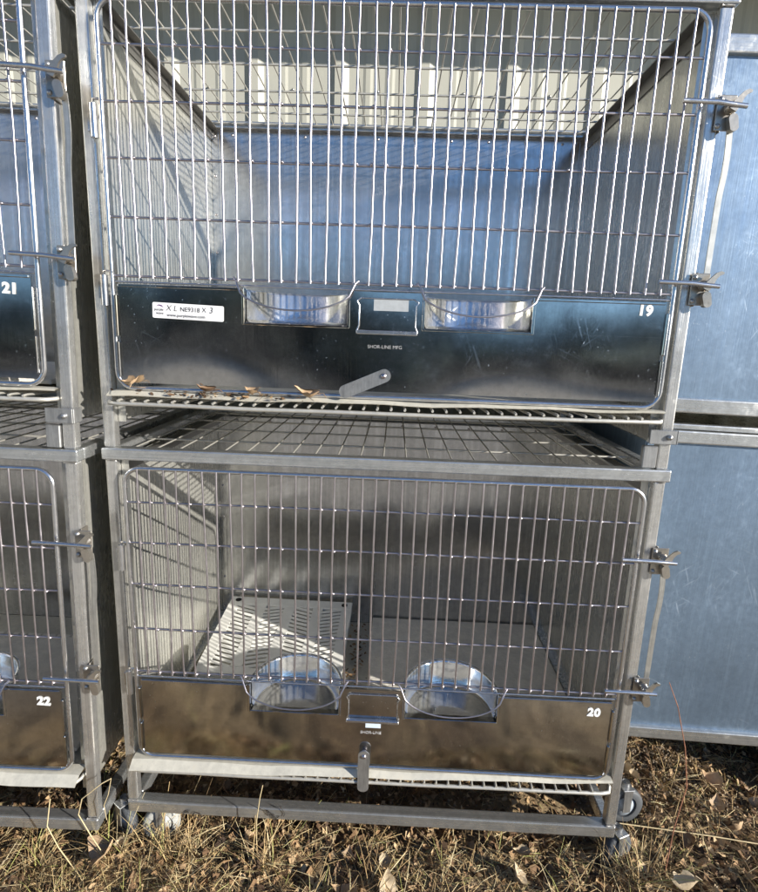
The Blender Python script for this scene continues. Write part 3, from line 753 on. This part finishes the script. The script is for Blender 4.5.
# ------------------------------------------------------------------ building behind: ribbed cream steel wall with an eave
bld=empty('metal_building','cream ribbed steel building wall behind the cages','building',None,(0,1.02,0))
m,nt,b=newmat('cream_steel')
n=noise_n(nt,3,(1,1,.3),detail=5); n2=noise_n(nt,80,detail=3)
c=ramp(nt,n.outputs[0],[(.3,(.39,.38,.32)),(.7,(.46,.45,.38))]); nt.links.new(c.outputs[0],b.inputs['Base Color']); b.inputs['Roughness'].default_value=.5
M['cream']=m
pr=[];x=-7.0
while x<8:
    pr+=[(x,0),(x+.040,0),(x+.060,-.012),(x+.090,-.012),(x+.110,0),(x+.160,0),(x+.170,-.003),(x+.186,-.003),(x+.196,0),(x+.238,0),(x+.248,-.003),(x+.264,-.003),(x+.274,0)]; x+=.3048
vs=[(a,y,-.3) for a,y in pr]+[(a,y,2.95) for a,y in pr]; n_=len(pr)
wl=MB(); wl.add(vs,[(i,i+1,n_+i+1,n_+i) for i in range(n_-1)])
wl.build('wall',M['cream'],bld)
spots('wall_screw',[(.0001,-.008),(.005,-.006),(.006,0)],[(-7+.3048*i+.215,-.002,2.05) for i in range(19,33)],M['tab'],bld,8)
ev=MB(); ev.rbox(-7,8,-.40,.02,2.42,2.56,.01); ev.rbox(-7,8,-.45,-.401,2.40,2.58,.01)
rf=MB(); rf.add([(-7,-.45,2.585),(8,-.45,2.585),(8,6,4.2),(-7,6,4.2),(-7,-.45,2.60),(8,-.45,2.60),(8,6,4.215),(-7,6,4.215)],[(3,2,1,0),(4,5,6,7),(0,1,5,4),(1,2,6,5),(2,3,7,6),(3,0,4,7)])
ev.build('eave',M['cream'],bld); rf.build('roof',M['cream'],bld)
bw=MB(); bw.box(-7,8,.02,6,-.3,2.41); bw.build('inner_wall',M['near_black'],bld)

# ------------------------------------------------------------------ dark brush added out of view, to darken what the steel mirrors
tr_=MB(); rt_=random.Random(77)
for k in range(16000):
    x=rt_.uniform(-26,26); top=2.75+.35*noise.noise((x*.3,3,0))+.3*noise.noise((x*1.3,7,0))
    z=rt_.uniform(0,1)**.8*top; y=-16.5+rt_.uniform(-1.2,1.2)
    s_=rt_.uniform(.06,.2); E=Euler((rt_.uniform(0,6),rt_.uniform(0,6),rt_.uniform(0,6))).to_matrix()
    tr_.add([Vector((x,y,z))+E@Vector(v)*s_ for v in ((-1,-.6,0),(1,-.5,.1),(.8,.7,0),(-.7,.6,.2))],[(0,1,2,3)])
M['dark_brush']=straw_mat('added_dark_brush',[(0,(.010,.013,.016)),(.6,(.022,.025,.028)),(1,(.04,.04,.04))])
o=tr_.build('added_brush',M['dark_brush'],fix=False); tag(o,'unseen dark brush added to darken reflections in the steel plates','added_brush',kind='stuff')

# ------------------------------------------------------------------ light
sun_dir=Vector((1.78,-1.0,.60)).normalized()
elev=math.asin(sun_dir.z); azim=math.atan2(sun_dir.x,sun_dir.y)
L=bpy.data.lights.new('sun','SUN'); L.energy=5.0; L.angle=rad(.53); L.color=(1.0,.95,.87)
so=bpy.data.objects.new('sun',L); COL.objects.link(so); so.rotation_euler=sun_dir.to_track_quat('Z','Y').to_euler(); so.location=(5,-3,4)
wd=bpy.data.worlds.new('World'); S.world=wd; wd.use_nodes=True
nt=wd.node_tree; bg=nt.nodes.get('Background') or nt.nodes.new('ShaderNodeBackground')
sk=nt.nodes.new('ShaderNodeTexSky'); sk.sky_type='NISHITA'; sk.sun_disc=False; sk.sun_elevation=elev; sk.sun_rotation=azim
sk.air_density=.8; sk.dust_density=.15; sk.ozone_density=4.5
nt.links.new(sk.outputs[0],bg.inputs[0]); bg.inputs[1].default_value=.095

# ------------------------------------------------------------------ camera
cam=bpy.data.cameras.new('camera'); co=bpy.data.objects.new('camera',cam); COL.objects.link(co)
p_,y_,r_=rad(11.64766),rad(-1.26405),rad(-2.04198)
f_=Vector((math.sin(y_)*math.cos(p_),math.cos(y_)*math.cos(p_),-math.sin(p_))); r0=Vector((math.cos(y_),-math.sin(y_),0)); d0=f_.cross(r0)
rt=math.cos(r_)*r0+math.sin(r_)*d0; dn=-math.sin(r_)*r0+math.cos(r_)*d0
mt=Matrix((rt,-dn,-f_)).transposed().to_4x4(); mt.translation=(.62652,-1.15394,1.20687)
co.matrix_world=mt
cam.sensor_fit='VERTICAL'; cam.sensor_height=24; cam.lens=547.3/892*24; cam.clip_start=.02; cam.clip_end=2000
S.camera=co
S.view_settings.view_transform='Standard'; S.view_settings.look='None'; S.view_settings.exposure=.76; S.view_settings.gamma=1; S.view_settings.use_curve_mapping=False
S.cycles.use_denoising=True; S.cycles.max_bounces=10; S.cycles.glossy_bounces=8; S.cycles.diffuse_bounces=4; S.cycles.sample_clamp_indirect=6
